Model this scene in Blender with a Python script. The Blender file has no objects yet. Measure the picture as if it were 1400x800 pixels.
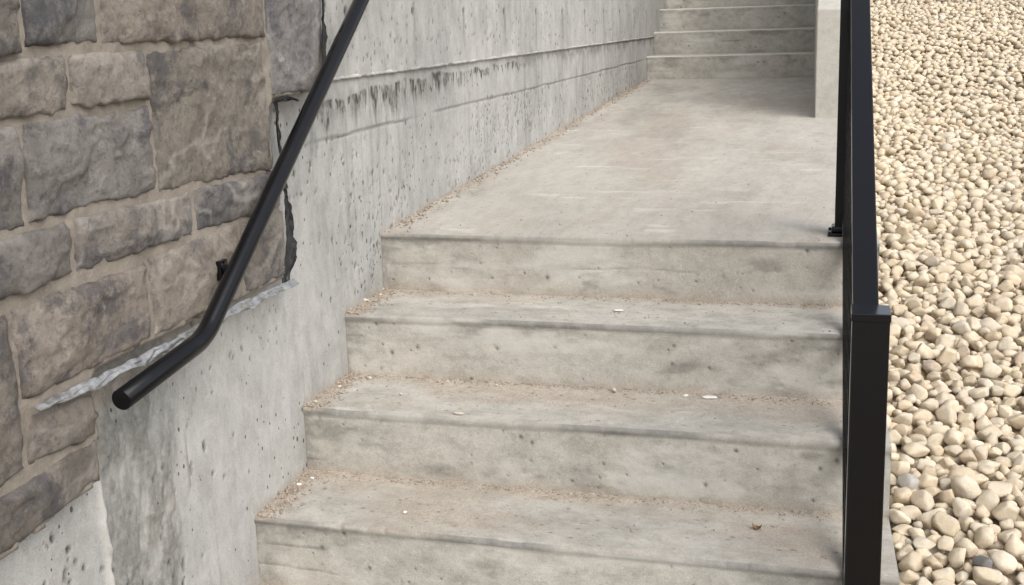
import bpy, math, random
import numpy as np
from mathutils import Matrix, Vector

random.seed(7)
rng = np.random.default_rng(11)
S = bpy.context.scene
COL = S.collection

# ------------------------------------------------------------------ camera
CAM = np.array([1.34369, -3.22685, 0.62873])
FPX, YAW, PITCH, ROLL, PPY = 1553.85, 0.277987, 0.205356, -0.0319987, 354.894
def cam_axes():
    cy, sy, cp, sp = math.cos(YAW), math.sin(YAW), math.cos(PITCH), math.sin(PITCH)
    F = np.array([-sy*cp, cy*cp, -sp]); R = np.array([cy, sy, 0.0]); U = np.cross(R, F)
    c, s = math.cos(ROLL), math.sin(ROLL)
    return c*R + s*U, -s*R + c*U, F
AR, AU, AF = cam_axes()
cd = bpy.data.cameras.new('camera'); cam = bpy.data.objects.new('camera', cd); COL.objects.link(cam)
cd.sensor_width = 36; cd.lens = FPX/1400*36; cd.shift_y = -(400-PPY)/1400
cd.clip_start = 0.05; cd.clip_end = 2000
M = Matrix.Identity(4)
for i in range(3):
    M[i][0], M[i][1], M[i][2], M[i][3] = AR[i], AU[i], -AF[i], CAM[i]
cam.matrix_world = M
S.camera = cam
def on(px, py, axis, v):
    """point where the sight line of a photo pixel meets the plane axis = v"""
    d = AF + AR*(px-700)/FPX - AU*(py-PPY)/FPX
    return CAM + d*(v-CAM[axis])/d[axis]
def project(P):
    d = np.asarray(P, float)-CAM; z = d@AF
    return np.stack([700+FPX*(d@AR)/z, PPY-FPX*(d@AU)/z, z], -1)

# ------------------------------------------------------------------ world, sun, exposure
SUN_EL, SUN_AZ = math.radians(46), math.radians(132)      # azimuth clockwise from +Y
w = bpy.data.worlds.new('World'); S.world = w; w.use_nodes = True
nt = w.node_tree; nt.nodes.clear()
sky = nt.nodes.new('ShaderNodeTexSky'); sky.sky_type = 'NISHITA'; sky.sun_disc = False
sky.sun_elevation = SUN_EL; sky.sun_rotation = SUN_AZ; sky.dust_density = 3.0; sky.air_density = 1.0
hs = nt.nodes.new('ShaderNodeHueSaturation'); hs.inputs['Saturation'].default_value = 0.45
bg = nt.nodes.new('ShaderNodeBackground'); bg.inputs['Strength'].default_value = 0.15
wo = nt.nodes.new('ShaderNodeOutputWorld')
nt.links.new(sky.outputs[0], hs.inputs['Color']); nt.links.new(hs.outputs[0], bg.inputs[0]); nt.links.new(bg.outputs[0], wo.inputs[0])
sl = bpy.data.lights.new('sun', 'SUN'); sl.energy = 1.35; sl.angle = math.radians(60); sl.color = (1.0, 0.965, 0.91)
sun = bpy.data.objects.new('sun', sl); COL.objects.link(sun)
sd = Vector((math.sin(SUN_AZ)*math.cos(SUN_EL), math.cos(SUN_AZ)*math.cos(SUN_EL), math.sin(SUN_EL)))
sun.rotation_euler = (-sd).to_track_quat('-Z', 'Y').to_euler(); sun.location = (6, 6, 9)
S.view_settings.view_transform = 'Standard'; S.view_settings.look = 'None'
S.view_settings.gamma = 1; S.view_settings.exposure = 0.57
S.render.engine = 'CYCLES'

# ------------------------------------------------------------------ numpy noise
def _hash(ix, iy, iz, seed):
    h = (ix*374761393 + iy*668265263 + iz*2147483647 + seed*974634777) & 0xFFFFFFFF
    h = ((h ^ (h >> 13))*1274126177) & 0xFFFFFFFF
    h = ((h ^ (h >> 16))*2246822519) & 0xFFFFFFFF
    return ((h ^ (h >> 15)) & 0xFFFFFF)/float(0xFFFFFF)
def vn(x, y, z=0.0, seed=0):
    x, y, z = np.broadcast_arrays(np.asarray(x, float), np.asarray(y, float), np.asarray(z, float))
    ix, iy, iz = np.floor(x).astype(np.int64), np.floor(y).astype(np.int64), np.floor(z).astype(np.int64)
    fx, fy, fz = x-ix, y-iy, z-iz
    q = lambda t: t*t*t*(t*(t*6-15)+10)
    fx, fy, fz = q(fx), q(fy), q(fz)
    flat = not np.any(fz)
    def layer(k):
        a = _hash(ix, iy, iz+k, seed); b = _hash(ix+1, iy, iz+k, seed)
        c = _hash(ix, iy+1, iz+k, seed); d = _hash(ix+1, iy+1, iz+k, seed)
        return (a+(b-a)*fx)*(1-fy)+(c+(d-c)*fx)*fy
    l0 = layer(0)
    if flat: return l0*2-1
    return (l0+(layer(1)-l0)*fz)*2-1
def fbm(x, y, z=0.0, seed=0, octv=4, g=0.5):
    t, a, n = 0, 1.0, 0
    for o in range(octv):
        t = t+a*vn(np.asarray(x)*2**o+o*17.3, np.asarray(y)*2**o+o*9.1, np.asarray(z)*2**o, seed+o); n += a; a *= g
    return t/n*1.6
def sstep(a, b, x):
    t = np.clip((x-a)/(b-a), 0, 1); return t*t*(3-2*t)

# ------------------------------------------------------------------ object helpers
def link(o, parent=None):
    COL.objects.link(o)
    if parent is not None: o.parent = parent
    return o
def tag(o, label=None, cat=None, group=None, kind=None):
    if label: o['label'] = label
    if cat: o['category'] = cat
    if group: o['group'] = group
    if kind: o['kind'] = kind
    return o
def empty(name, loc=(0, 0, 0)):
    o = bpy.data.objects.new(name, None); o.location = loc; o.empty_display_size = 0.05
    COL.objects.link(o); return o
def np_mesh(name, V, Q, mat, attrs=None, smooth=True, T=None):
    """V (n,3) verts, Q (m,4) quads or None, T (k,3) triangles or None"""
    me = bpy.data.meshes.new(name)
    V = np.asarray(V, np.float32).reshape(-1, 3)
    loops, starts, n0 = [], [], 0
    for A in (Q, T):
        if A is not None and len(A):
            A = np.asarray(A, np.int32); loops.append(A.ravel())
            starts.append(n0+np.arange(len(A), dtype=np.int32)*A.shape[1]); n0 += A.size
    loops = np.concatenate(loops); starts = np.concatenate(starts)
    me.vertices.add(len(V)); me.vertices.foreach_set('co', V.ravel())
    me.loops.add(len(loops)); me.loops.foreach_set('vertex_index', loops)
    me.polygons.add(len(starts)); me.polygons.foreach_set('loop_start', starts)
    if smooth: me.polygons.foreach_set('use_smooth', np.ones(len(starts), bool))
    me.update(calc_edges=True)
    for k, v in (attrs or {}).items():
        a = me.attributes.new(k, 'FLOAT', 'POINT'); a.data.foreach_set('value', np.asarray(v, np.float32).ravel())
    if mat: me.materials.append(mat)
    me.validate()
    return me
def grid_quads(n, m, flip=False):
    i = np.arange(n-1)[:, None]*m+np.arange(m-1)[None, :]
    q = np.stack([i, i+1, i+m+1, i+m], -1).reshape(-1, 4)
    return q[:, ::-1] if flip else q
def grid_obj(name, P, mat, attrs=None, parent=None, flip=False):
    n, m = P.shape[:2]
    return link(bpy.data.objects.new(name, np_mesh(name, P.reshape(-1, 3), grid_quads(n, m, flip), mat, attrs)), parent)
def poly_obj(name, V, F, mat, parent=None, smooth=False, bevel=0.0, seg=2):
    me = bpy.data.meshes.new(name); me.from_pydata([tuple(map(float, v)) for v in V], [], F); me.update()
    if smooth: me.polygons.foreach_set('use_smooth', [True]*len(me.polygons))
    if mat: me.materials.append(mat)
    o = link(bpy.data.objects.new(name, me), parent)
    if bevel:
        b = o.modifiers.new('bevel', 'BEVEL'); b.width = bevel; b.segments = seg; b.limit_method = 'ANGLE'; b.harden_normals = False
    return o
BOXF = [(0, 3, 2, 1), (4, 5, 6, 7), (0, 1, 5, 4), (1, 2, 6, 5), (2, 3, 7, 6), (3, 0, 4, 7)]
def box_verts(x0, x1, y0, y1, z0, z1, rot=0.0, sy=0.0):
    """box whose x drifts by rot per metre of y and z climbs by sy per metre of y (from y0)"""
    V = []
    for z in (z0, z1):
        for x, y in ((x0, y0), (x1, y0), (x1, y1), (x0, y1)):
            V.append((x+rot*(y-y0), y, z+sy*(y-y0)))
    return V
def tube(name, pts, r, mat, parent=None, n=20, cap=True):
    pts = [np.array(p, float) for p in pts]; V = []; F = []
    for i, p in enumerate(pts):
        a = pts[max(i-1, 0)]; b = pts[min(i+1, len(pts)-1)]; t = (b-a)/np.linalg.norm(b-a)
        s = np.array([1.0, 0, 0]); s -= t*(s@t); s /= np.linalg.norm(s); q = np.cross(t, s)
        for k in range(n):
            A = 2*math.pi*k/n; V.append(p+r*(math.cos(A)*s+math.sin(A)*q))
    for i in range(len(pts)-1):
        for k in range(n): F.append((i*n+k, i*n+(k+1) % n, (i+1)*n+(k+1) % n, (i+1)*n+k))
    o = poly_obj(name, V, F, mat, parent, smooth=True)
    if cap:
        import bmesh
        bm = bmesh.new(); bm.from_mesh(o.data); bm.verts.ensure_lookup_table()
        L = len(pts)
        allv = list(bm.verts)
        for i0, tdir in ((0, -1), ((L-1)*n, 1)):
            ring = [allv[i0+k] for k in range(n)]
            p = pts[0] if i0 == 0 else pts[-1]; p2 = pts[1] if i0 == 0 else pts[-2]
            d = (p-p2)/np.linalg.norm(p-p2)
            ring2 = [bm.verts.new(Vector(p+(np.array(v.co)-p)*0.93+d*r*0.06)) for v in ring]
            for k in range(n): f = bm.faces.new((ring[k], ring[(k+1) % n], ring2[(k+1) % n], ring2[k])); f.smooth = False
            f = bm.faces.new(ring2); f.smooth = False
        bmesh.ops.recalc_face_normals(bm, faces=bm.faces)
        bm.to_mesh(o.data); bm.free()
    return o

# ------------------------------------------------------------------ materials
class NT:
    def __init__(s, name):
        s.m = bpy.data.materials.new(name); s.m.use_nodes = True; s.t = s.m.node_tree; s.t.nodes.clear()
        s.out = s.n('ShaderNodeOutputMaterial'); s.b = s.n('ShaderNodeBsdfPrincipled'); s.l(s.b.outputs[0], s.out.inputs[0])
        s.co = s.n('ShaderNodeTexCoord').outputs['Object']
    def n(s, t, **k):
        o = s.t.nodes.new(t)
        for a, v in k.items(): setattr(o, a, v)
        return o
    def l(s, a, b): s.t.links.new(a, b)
    def noise(s, scale, detail=4, rough=0.55, co=None, dist=0.0):
        o = s.n('ShaderNodeTexNoise'); o.inputs['Scale'].default_value = scale; o.inputs['Detail'].default_value = detail
        o.inputs['Roughness'].default_value = rough; o.inputs['Distortion'].default_value = dist
        s.l(co or s.co, o.inputs['Vector']); return o.outputs['Fac']
    def map(s, sc):
        o = s.n('ShaderNodeMapping'); o.inputs['Scale'].default_value = sc; s.l(s.co, o.inputs['Vector']); return o.outputs[0]
    def rng(s, v, a, b, c=0.0, d=1.0):
        o = s.n('ShaderNodeMapRange'); o.interpolation_type = 'SMOOTHSTEP'
        s.l(v, o.inputs[0])
        for i, x in enumerate((a, b, c, d)): o.inputs[i+1].default_value = x
        return o.outputs[0]
    def mix(s, f, a, b, mode='MIX'):
        o = s.n('ShaderNodeMix', data_type='RGBA', blend_type=mode)
        for sock, v in ((o.inputs[0], f), (o.inputs[6], a), (o.inputs[7], b)):
            if hasattr(v, 'is_output') or isinstance(v, bpy.types.NodeSocket): s.l(v, sock)
            elif isinstance(v, (int, float)): sock.default_value = v
            else: sock.default_value = (*v, 1)
        return o.outputs[2]
    def math(s, op, a, b=None):
        o = s.n('ShaderNodeMath', operation=op)
        for sock, v in ((o.inputs[0], a), (o.inputs[1], b)):
            if v is None: continue
            if isinstance(v, (int, float)): sock.default_value = v
            else: s.l(v, sock)
        return o.outputs[0]
    def attr(s, name):
        o = s.n('ShaderNodeAttribute'); o.attribute_name = name; return o.outputs['Fac']
    def bump(s, h, st, dist, prev=None):
        o = s.n('ShaderNodeBump'); o.inputs['Strength'].default_value = st; o.inputs['Distance'].default_value = dist
        s.l(h, o.inputs['Height'])
        if prev: s.l(prev, o.inputs['Normal'])
        return o.outputs[0]
    def done(s, col, rough, nrm=None, metal=0.0, spec=0.5):
        for k, v in (('Base Color', col), ('Roughness', rough)):
            if isinstance(v, bpy.types.NodeSocket): s.l(v, s.b.inputs[k])
            elif isinstance(v, (int, float)): s.b.inputs[k].default_value = v
            else: s.b.inputs[k].default_value = (*v, 1)
        s.b.inputs['Metallic'].default_value = metal
        s.b.inputs['Specular IOR Level'].default_value = spec
        if nrm: s.l(nrm, s.b.inputs['Normal'])
        return s.m

def concrete(name, a, b, stretch=(1, 1, 1), streak=None, mot=.78, holes=False):
    m = NT(name)
    sc = m.map(stretch)
    mul = lambda c, f, k: m.mix(f, c, m.mix(1.0, c, k, 'MULTIPLY'))
    c = m.mix(m.rng(m.noise(2.6, 7, .65, sc, .5), .34, .68), a, b)
    c = mul(c, m.rng(m.noise(17, 8, .72, sc, .3), .36, .70), (mot, mot-.005, mot-.02))
    c = mul(c, m.rng(m.noise(75, 6, .75), .52, .72, 0, .75), (.72, .715, .70))
    c = m.mix(m.rng(m.noise(52, 6, .75), .56, .76, 0, .55), c, (a[0]*1.30, a[1]*1.30, a[2]*1.29))
    c = mul(c, m.rng(m.noise(240, 4, .75), .46, .68, 0, .65), (.72, .71, .69))
    c = m.mix(m.rng(m.noise(310, 3, .75), .60, .76, 0, .5), c, (a[0]*1.35, a[1]*1.35, a[2]*1.34))
    if streak:      # fine rain streaks down the wall
        st = m.rng(m.noise(1.0, 6, .72, m.map((1, 46, 2.4))), .53, .72)
        c = mul(c, m.math('MULTIPLY', st, streak), (.78, .78, .775))
    hol = None
    if holes:       # pinholes too fine to model, their shade and dirt painted dark
        v = m.n('ShaderNodeTexVoronoi'); v.inputs['Scale'].default_value = 1.0; m.l(m.map((20, 62, 40)), v.inputs['Vector'])
        sep = m.n('ShaderNodeSeparateColor'); m.l(v.outputs['Color'], sep.inputs[0])
        th = m.math('MULTIPLY', m.math('POWER', sep.outputs[0], 5.0), .30)
        th = m.math('MULTIPLY', th, m.rng(m.noise(3.2, 3, .6), .38, .62))
        hol = m.rng(m.math('SUBTRACT', th, v.outputs['Distance']), -.02, .04)
    c = m.mix(m.attr('lite'), c, (.62, .605, .56))
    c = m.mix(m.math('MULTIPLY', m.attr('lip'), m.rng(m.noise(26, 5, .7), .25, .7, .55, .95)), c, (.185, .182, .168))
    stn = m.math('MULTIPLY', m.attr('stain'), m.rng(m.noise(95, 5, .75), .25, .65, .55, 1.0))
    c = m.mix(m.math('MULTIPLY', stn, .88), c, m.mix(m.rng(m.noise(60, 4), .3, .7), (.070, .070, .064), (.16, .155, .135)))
    sandc = m.mix(m.rng(m.noise(230, 4, .75), .36, .64), (.245, .19, .145), (.49, .41, .325))
    sa = m.math('MULTIPLY', m.attr('sand'), m.rng(m.noise(85, 6, .78), .34, .62, .15, 1.0))
    c = m.mix(sa, c, sandc)
    c = m.mix(m.attr('pit'), c, (.050, .047, .042))  # hole shade painted in, along with pit dirt and mildew cores
    n = m.bump(m.noise(300, 4, .75), .45, .0018)
    n = m.bump(m.noise(75, 6, .7), .35, .004, n)
    if hol:
        c = m.mix(m.math('MULTIPLY', hol, .85), c, (.055, .052, .047))
        inv = m.math('SUBTRACT', 1.0, hol); n = m.bump(inv, .6, .003, n)
    return m.done(c, .9, n, spec=.25)
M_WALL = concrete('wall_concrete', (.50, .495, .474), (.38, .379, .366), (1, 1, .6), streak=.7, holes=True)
M_STEP = concrete('step_concrete', (.535, .512, .462), (.445, .426, .384), (.9, 1.1, 1.1), mot=.74)
M_LAND = concrete('landing_concrete', (.495, .466, .415), (.425, .40, .355), (1.3, .45, 1), mot=.84)
M_CHEEK = concrete('cheek_concrete', (.50, .48, .435), (.44, .425, .385), mot=.86)

def stone_mat():
    m = NT('veneer_stone')
    oi = m.n('ShaderNodeObjectInfo'); tone = oi.outputs['Color']; rnd = oi.outputs['Random']
    off = m.n('ShaderNodeVectorMath', operation='ADD'); m.l(m.co, off.inputs[0])
    cm = m.n('ShaderNodeCombineXYZ'); m.l(m.math('MULTIPLY', rnd, 9.0), cm.inputs[0]); m.l(cm.outputs[0], off.inputs[1])
    co = off.outputs[0]
    c = m.mix(m.rng(m.noise(7, 6, .62, co, .8), .30, .68), (.190, .172, .152), (.300, .275, .245))
    dk = m.rng(m.noise(5.2, 9, .74, co, .2), .48, .60)
    c = m.mix(m.math('MULTIPLY', dk, .80), c, (.098, .096, .103))
    lt = m.rng(m.noise(14, 8, .76, co), .55, .68)
    c = m.mix(m.math('MULTIPLY', lt, .60), c, (.40, .37, .325))
    rd = m.rng(m.noise(5.5, 4, .6, co, 1.0), .62, .80)
    c = m.mix(m.math('MULTIPLY', rd, .30), c, (.235, .19, .15))
    sp = m.rng(m.noise(150, 4, .75, co), .56, .72)
    c = m.mix(m.math('MULTIPLY', sp, .6), c, m.mix(1.0, c, (.52, .51, .52), 'MULTIPLY'))
    sk = m.rng(m.noise(70, 7, .82, co), .50, .62)
    c = m.mix(m.math('MULTIPLY', sk, .75), c, m.mix(1.0, c, (.60, .59, .60), 'MULTIPLY'))
    ed = m.attr('ridge_light'); c = m.mix(m.math('MULTIPLY', ed, .42), c, (.46, .435, .40))
    c = m.mix(1.0, c, tone, 'MULTIPLY')
    n = m.bump(m.noise(140, 6, .8, co), .8, .005)
    n = m.bump(m.noise(40, 8, .8, co), .75, .014, n)
    return m.done(c, .86, n, spec=.3)
M_STONE = stone_mat()
def mortar_mat():
    m = NT('mortar')
    c = m.mix(m.rng(m.noise(14, 5, .65), .3, .7), (.295, .26, .218), (.215, .187, .155))
    c = m.mix(m.rng(m.noise(180, 3, .7), .5, .75, 0, .6), c, (.37, .335, .285))
    return m.done(c, .93, m.bump(m.noise(160, 5, .75), .7, .004), spec=.2)
M_MORTAR = mortar_mat()
def paint_mat():
    m = NT('black_paint')
    n = m.bump(m.noise(700, 2), .05, .0006)
    dust = m.rng(m.noise(30, 6, .7), .60, .88, 0, .025)
    c = m.mix(dust, (.0045, .0046, .0054), (.08, .075, .07))
    return m.done(c, m.rng(m.noise(12, 4), .3, .7, .15, .23), n, spec=.36)
M_PAINT = paint_mat()
def simple(name, a, b, sc, rough, metal=0.0, bump=0.0, bd=.002, spec=.4):
    m = NT(name); c = m.mix(m.rng(m.noise(sc, 5, .65), .3, .7), a, b)
    return m.done(c, rough, m.bump(m.noise(sc*3, 4, .7), bump, bd) if bump else None, metal, spec)
M_FOIL = simple('foil', (.58, .57, .55), (.30, .295, .285), 45, .33, .7, .12, .004)
M_MEMB = simple('membrane', (.012, .012, .014), (.035, .035, .037), 30, .45, 0, .4, .003)
M_CHIP = simple('pale_chip', (.62, .57, .48), (.48, .42, .33), 60, .85, 0, .4)
M_WHITE = simple('white_flake', (.80, .79, .76), (.66, .65, .61), 60, .8, 0, .2)
M_GRIT = simple('grit', (.46, .40, .325), (.25, .195, .15), 140, .92)
M_LEAF = simple('dry_leaf', (.16, .085, .045), (.26, .17, .10), 90, .75, 0, .4)
M_SOIL = simple('soil', (.30, .235, .165), (.20, .155, .11), 30, .95, 0, .7, .01)
M_GROUND = simple('ground', (.20, .18, .145), (.27, .24, .19), .6, .95, 0, .6, .02)

def pebble_mat(use_obj):
    m = NT('pebble_single' if use_obj else 'pebble_mass')
    if use_obj:
        base = m.n('ShaderNodeObjectInfo').outputs['Color']
    else:
        a = m.n('ShaderNodeAttribute'); a.attribute_name = 'tint'; base = a.outputs['Color']
    sc = 14.0 if use_obj else 420.0*.9
    nz = m.noise(1.7 if use_obj else 26, 6, .65)
    c = m.mix(m.rng(nz, .35, .70), base, m.mix(1.0, base, (.90, .845, .76), 'MULTIPLY'))
    f = m.noise(9 if use_obj else 150, 4, .75)
    c = m.mix(m.rng(f, .55, .78, 0, .5), c, m.mix(1.0, c, (.74, .69, .60), 'MULTIPLY'))
    n = m.bump(m.noise(7 if use_obj else 160, 5, .7), .30, .12 if use_obj else .003)
    return m.done(c, .85, n, spec=.3)
M_PEB1, M_PEB2 = pebble_mat(True), pebble_mat(False)

# ------------------------------------------------------------------ dimensions (metres)
RH, TR = 0.18, 0.30                    # riser, tread of the lower flight
LAND, SLOPE = 5.294, 0.0339            # landing length and its fall
UR, UT = 0.1717, 0.30                  # upper flight
def xr(y):                             # right hand edge of the concrete flight
    y = np.asarray(y, float)
    return np.where(y < 0, 1.477-0.029*y, 1.477-0.012*y)

# ================================================================== SETTING
gp = poly_obj('ground', [(-400, -400, -1.62), (400, -400, -1.62), (400, 400, -1.62), (-400, 400, -1.62)], [(0, 1, 2, 3)], M_GROUND)
tag(gp, kind='structure')

TY = np.array([-6, -3.0, -1.6, -0.85, 0.85, 3.2, 5.5, 8.0, 11.0, 16.0])
TZ = np.array([-1.3, -.86, -.70, -.605, -.42, -.16, .23, .72, 1.25, 1.9])
def terrain(x, y):
    return np.interp(y, TY, TZ)+0.02*(np.asarray(x)-1.6)+0.018*fbm(np.asarray(x)*1.3, np.asarray(y)*1.3, 0, 5, 2)
gy = np.linspace(-5, 15, 260); gx = np.concatenate([np.linspace(1.30, 4.2, 70), np.linspace(4.4, 9, 14)])
GX, GY = np.meshgrid(gx, gy, indexing='ij')
bed = grid_obj('gravel_bed', np.stack([GX, GY, terrain(GX, GY)-.012+.006*fbm(GX*14, GY*14, 0, 9, 2)], -1), M_SOIL, flip=True)
tag(bed, kind='structure')

# ---------------------------------------------------------------- concrete flights
def step_grid(name, mat, y0, z0, depth, h, seed, parent, slope=0.0, xs=None, xright=None, sandw=.04, res=.0045, left=0.0, upper=False):
    """one cast step: tread from y0 (nosing) back to y0+depth, riser from z0 down h"""
    if depth > 1:
        tv = np.concatenate([np.arange(0.010, 1.3, .006), np.arange(1.3, 3, .010), np.arange(3, depth, .016), [depth+.02]])[::-1]
    else:
        tv = np.arange(0.010, depth+.012, res)[::-1]
    rn = .009
    arc = [(rn-rn*math.sin(a), -(rn-rn*math.cos(a))) for a in np.linspace(0, math.pi/2, 5)[1:-1]]
    rv = np.arange(rn, h+.03, res)
    py = np.concatenate([tv, [a[0] for a in arc], np.zeros(len(rv))])
    pz = np.concatenate([tv*slope, [a[1] for a in arc], -rv])
    kind = np.concatenate([np.zeros(len(tv)), np.full(len(arc), .5), np.ones(len(rv))])
    X0 = np.linspace(0, 1, xs)[:, None]
    Y = np.repeat(y0+py[None, :], xs, 0); Z = np.repeat(z0+pz[None, :], xs, 0)
    XR = (xright if xright is not None else xr)(Y); X = left+X0*(XR-left)
    K = np.repeat(kind[None, :], xs, 0); tread = (K < .25); riser = (K > .75)
    D = np.repeat(py[None, :], xs, 0); DZ = -np.repeat(pz[None, :], xs, 0)
    # undulation
    zt = .0010*fbm(X*3, Y*6, 0, seed, 4)+.0003*fbm(X*20, Y*40, 0, seed+3, 2)
    yt = .0022*fbm(X*3, Z*7, 3, seed+5, 4)+.0006*fbm(X*24, Z*40, 0, seed+8, 3)
    Z = Z+np.where(riser, 0, zt); Y = Y+np.where(tread, 0, yt)*np.where(riser, sstep(0, .03, DZ), .3)
    # worn and chipped arris
    w_ = .5+.5*fbm(X*5, 0*X, 0, seed+20, 3)
    chip = sstep(.55, 1.0, fbm(X*17, DZ*0+seed, 0, seed+21, 5))*.0040+w_*.0007+.0005*fbm(X*60, 0*X, 0, seed+22, 2)
    ne = np.exp(-(D/.016)**2)*tread+np.exp(-(DZ/.014)**2)*(~tread)
    Z = Z-chip*ne; Y = Y+chip*ne*.8
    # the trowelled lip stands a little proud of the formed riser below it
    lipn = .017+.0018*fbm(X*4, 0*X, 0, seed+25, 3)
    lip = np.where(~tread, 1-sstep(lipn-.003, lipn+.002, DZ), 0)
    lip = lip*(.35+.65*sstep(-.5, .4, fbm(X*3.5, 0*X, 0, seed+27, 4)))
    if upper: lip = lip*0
    Y = Y+np.where(riser, .0035*sstep(lipn-.002, lipn+.004, DZ), 0)
    # cracks and pour lines across the riser
    pit = np.zeros_like(X)
    for j in range(2):
        zc = h*(.42+.27*j+.08*math.sin(seed+j*3))+.010*fbm(X*2.3, 0*X, 0, seed+40+j, 3)
        on_ = sstep(.45, .75, fbm(X*2.4, 0*X+j*7, 0, seed+50+j, 3))
        ln = np.exp(-((DZ-zc)/.0022)**2)*on_*riser
        pit = np.maximum(pit, ln*.38); Y = Y+ln*.0016
    # blow holes
    for j in range(34):
        cx_, cz_ = rng.uniform(left+.02, 1.4), rng.uniform(.02, h); r = .0018+.0034*rng.random()**3
        e = np.exp(-(((X-cx_)/r)**2+((DZ-cz_)/(r*rng.uniform(.8, 1.4)))**2))*riser
        pit = np.maximum(pit, e*.9); Y = Y+e*.004
    for j in range(60 if depth < 1 else 160):
        cx_, cy_ = rng.uniform(left+.02, 1.42), rng.uniform(.0, min(depth, 3.5)); r = rng.uniform(.0020, .0042)
        m_ = np.abs(py-cy_) < .03
        if not m_.any(): continue
        e = np.exp(-(((X[:, m_]-cx_)/(r*1.4))**2+((D[:, m_]-cy_)/r)**2))*tread[:, m_]
        pit[:, m_] = np.maximum(pit[:, m_], e*.7)
    # dark blotches on the riser, strongest under the nosing and at the wall
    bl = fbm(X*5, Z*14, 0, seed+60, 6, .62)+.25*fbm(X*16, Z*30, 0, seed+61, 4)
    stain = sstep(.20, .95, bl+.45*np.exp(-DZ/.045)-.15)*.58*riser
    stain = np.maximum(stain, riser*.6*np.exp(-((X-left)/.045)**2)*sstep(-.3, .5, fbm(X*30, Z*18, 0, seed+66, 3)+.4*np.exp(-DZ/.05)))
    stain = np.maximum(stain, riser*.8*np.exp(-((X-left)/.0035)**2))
    stain = np.maximum(stain, tread*(.36 if depth > 1 else .26)*sstep(.1, .8, fbm(X*(3.2 if depth > 1 else 2.5), Y*(1.3 if depth > 1 else 5), 0, seed+68, 6, .6)))
    # sand swept into the back of the tread and along the wall
    db = depth-D; n1 = fbm(X*6, Y*14, 0, seed+70, 4); n2 = fbm(X*1.6, 0*X, 0, seed+71, 2)
    wb = sandw*(.75+.7*n2)
    sb = sstep(-.045, .040, .8*wb+.034*n1-db)
    sl_ = sstep(-.025, .03, (.050 if depth < 1 else .030+.025*fbm(0*X, Y*2.5, 0, seed+77, 3))+.035*n1-(X-left))
    if upper: sl_ = sl_*.3
    pat = sstep(-.05, .9, fbm(X*(2.6 if depth > 1 else 2.2), Y*(1.1 if depth > 1 else 5), 0, seed+72, 6, .62)+(.12 if depth < 1 else -.05)+.35*np.exp(-db/.09)*(depth < 1))*.75
    sand = np.where(riser, .55*sstep(.035, .0, (h-DZ)+.012*fbm(X*14, 0*X, 0, seed+73, 3)), np.maximum(np.maximum(sb, sl_), pat))
    if depth > 1: sand = np.where(tread, np.maximum(sl_*.8, pat*.85), sand)
    Z = Z+np.where(tread, (.0022*np.maximum(sb if depth < 1 else 0, sl_)*(1+.8*fbm(X*60, Y*60, 0, seed+75, 2))), 0)
    lite = sstep(.10, .8, fbm(X*3.1, Z*12+Y*5, 0, seed+80, 6, .6))*.50*riser
    lite = np.maximum(lite, tread*.45*sstep(.55, .95, fbm(X*5, Y*16, 0, seed+82, 5, .6)))
    if upper:
        lite = np.maximum(lite, np.where(D < .03, .8, 0)*np.exp(-(DZ/.008)**2)); sand = sand*.35
    P = np.stack([X, Y, Z], -1)
    n, m = X.shape
    V = P.reshape(-1, 3)
    Q = grid_quads(n, m)
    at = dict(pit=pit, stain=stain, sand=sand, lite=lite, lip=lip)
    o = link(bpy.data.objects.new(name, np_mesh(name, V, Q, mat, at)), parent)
    # plain end face and hidden underside so the step is a solid block
    xe = float(P[-1, -1, 0]); yb = y0+depth
    R = P[-1][::6]; R = np.concatenate([R, P[-1][-1:], [[float(P[-1, -1, 0]), yb, z0-h-.03]]])
    side = poly_obj('end_face', R, [tuple(range(len(R)))[::-1]], mat, o)
    return o

flight = empty('concrete_steps', (0.7, -1.2, -.9))
tag(flight, 'weathered grey concrete steps with sandy treads leading up to the landing', 'steps')
flight.location = (0, 0, 0)
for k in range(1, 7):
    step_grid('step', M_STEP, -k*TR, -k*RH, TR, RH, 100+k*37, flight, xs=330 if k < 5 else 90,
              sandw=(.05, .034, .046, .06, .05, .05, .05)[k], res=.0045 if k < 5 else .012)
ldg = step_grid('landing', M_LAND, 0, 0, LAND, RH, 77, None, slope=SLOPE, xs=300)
tag(ldg, kind='structure')
pav = poly_obj('pavement', box_verts(0.0, 3.2, -6, -6*TR-.002, -1.60, -7*RH), BOXF, M_LAND); tag(pav, kind='structure')

ZL = LAND*SLOPE
CHX, CHY, CROT = 1.254, 2.87, -.0195
upf = empty('upper_concrete_steps', (0, 0, 0))
tag(upf, 'far concrete steps with pale nosings climbing from the back of the landing', 'steps')
for k in range(6):
    step_grid('step', M_STEP, LAND+k*UT, ZL+(k+1)*UR, UT, UR, 700+k*31, upf, xs=110, res=.010,
              xright=lambda y: CHX+CROT*(y-CHY)+.004, upper=True)
ul = poly_obj('upper_landing', box_verts(0.0, 1.2, LAND+6*UT, 12, ZL+5*UR-.3, ZL+6*UR), BOXF, M_LAND); tag(ul, kind='structure')

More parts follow.
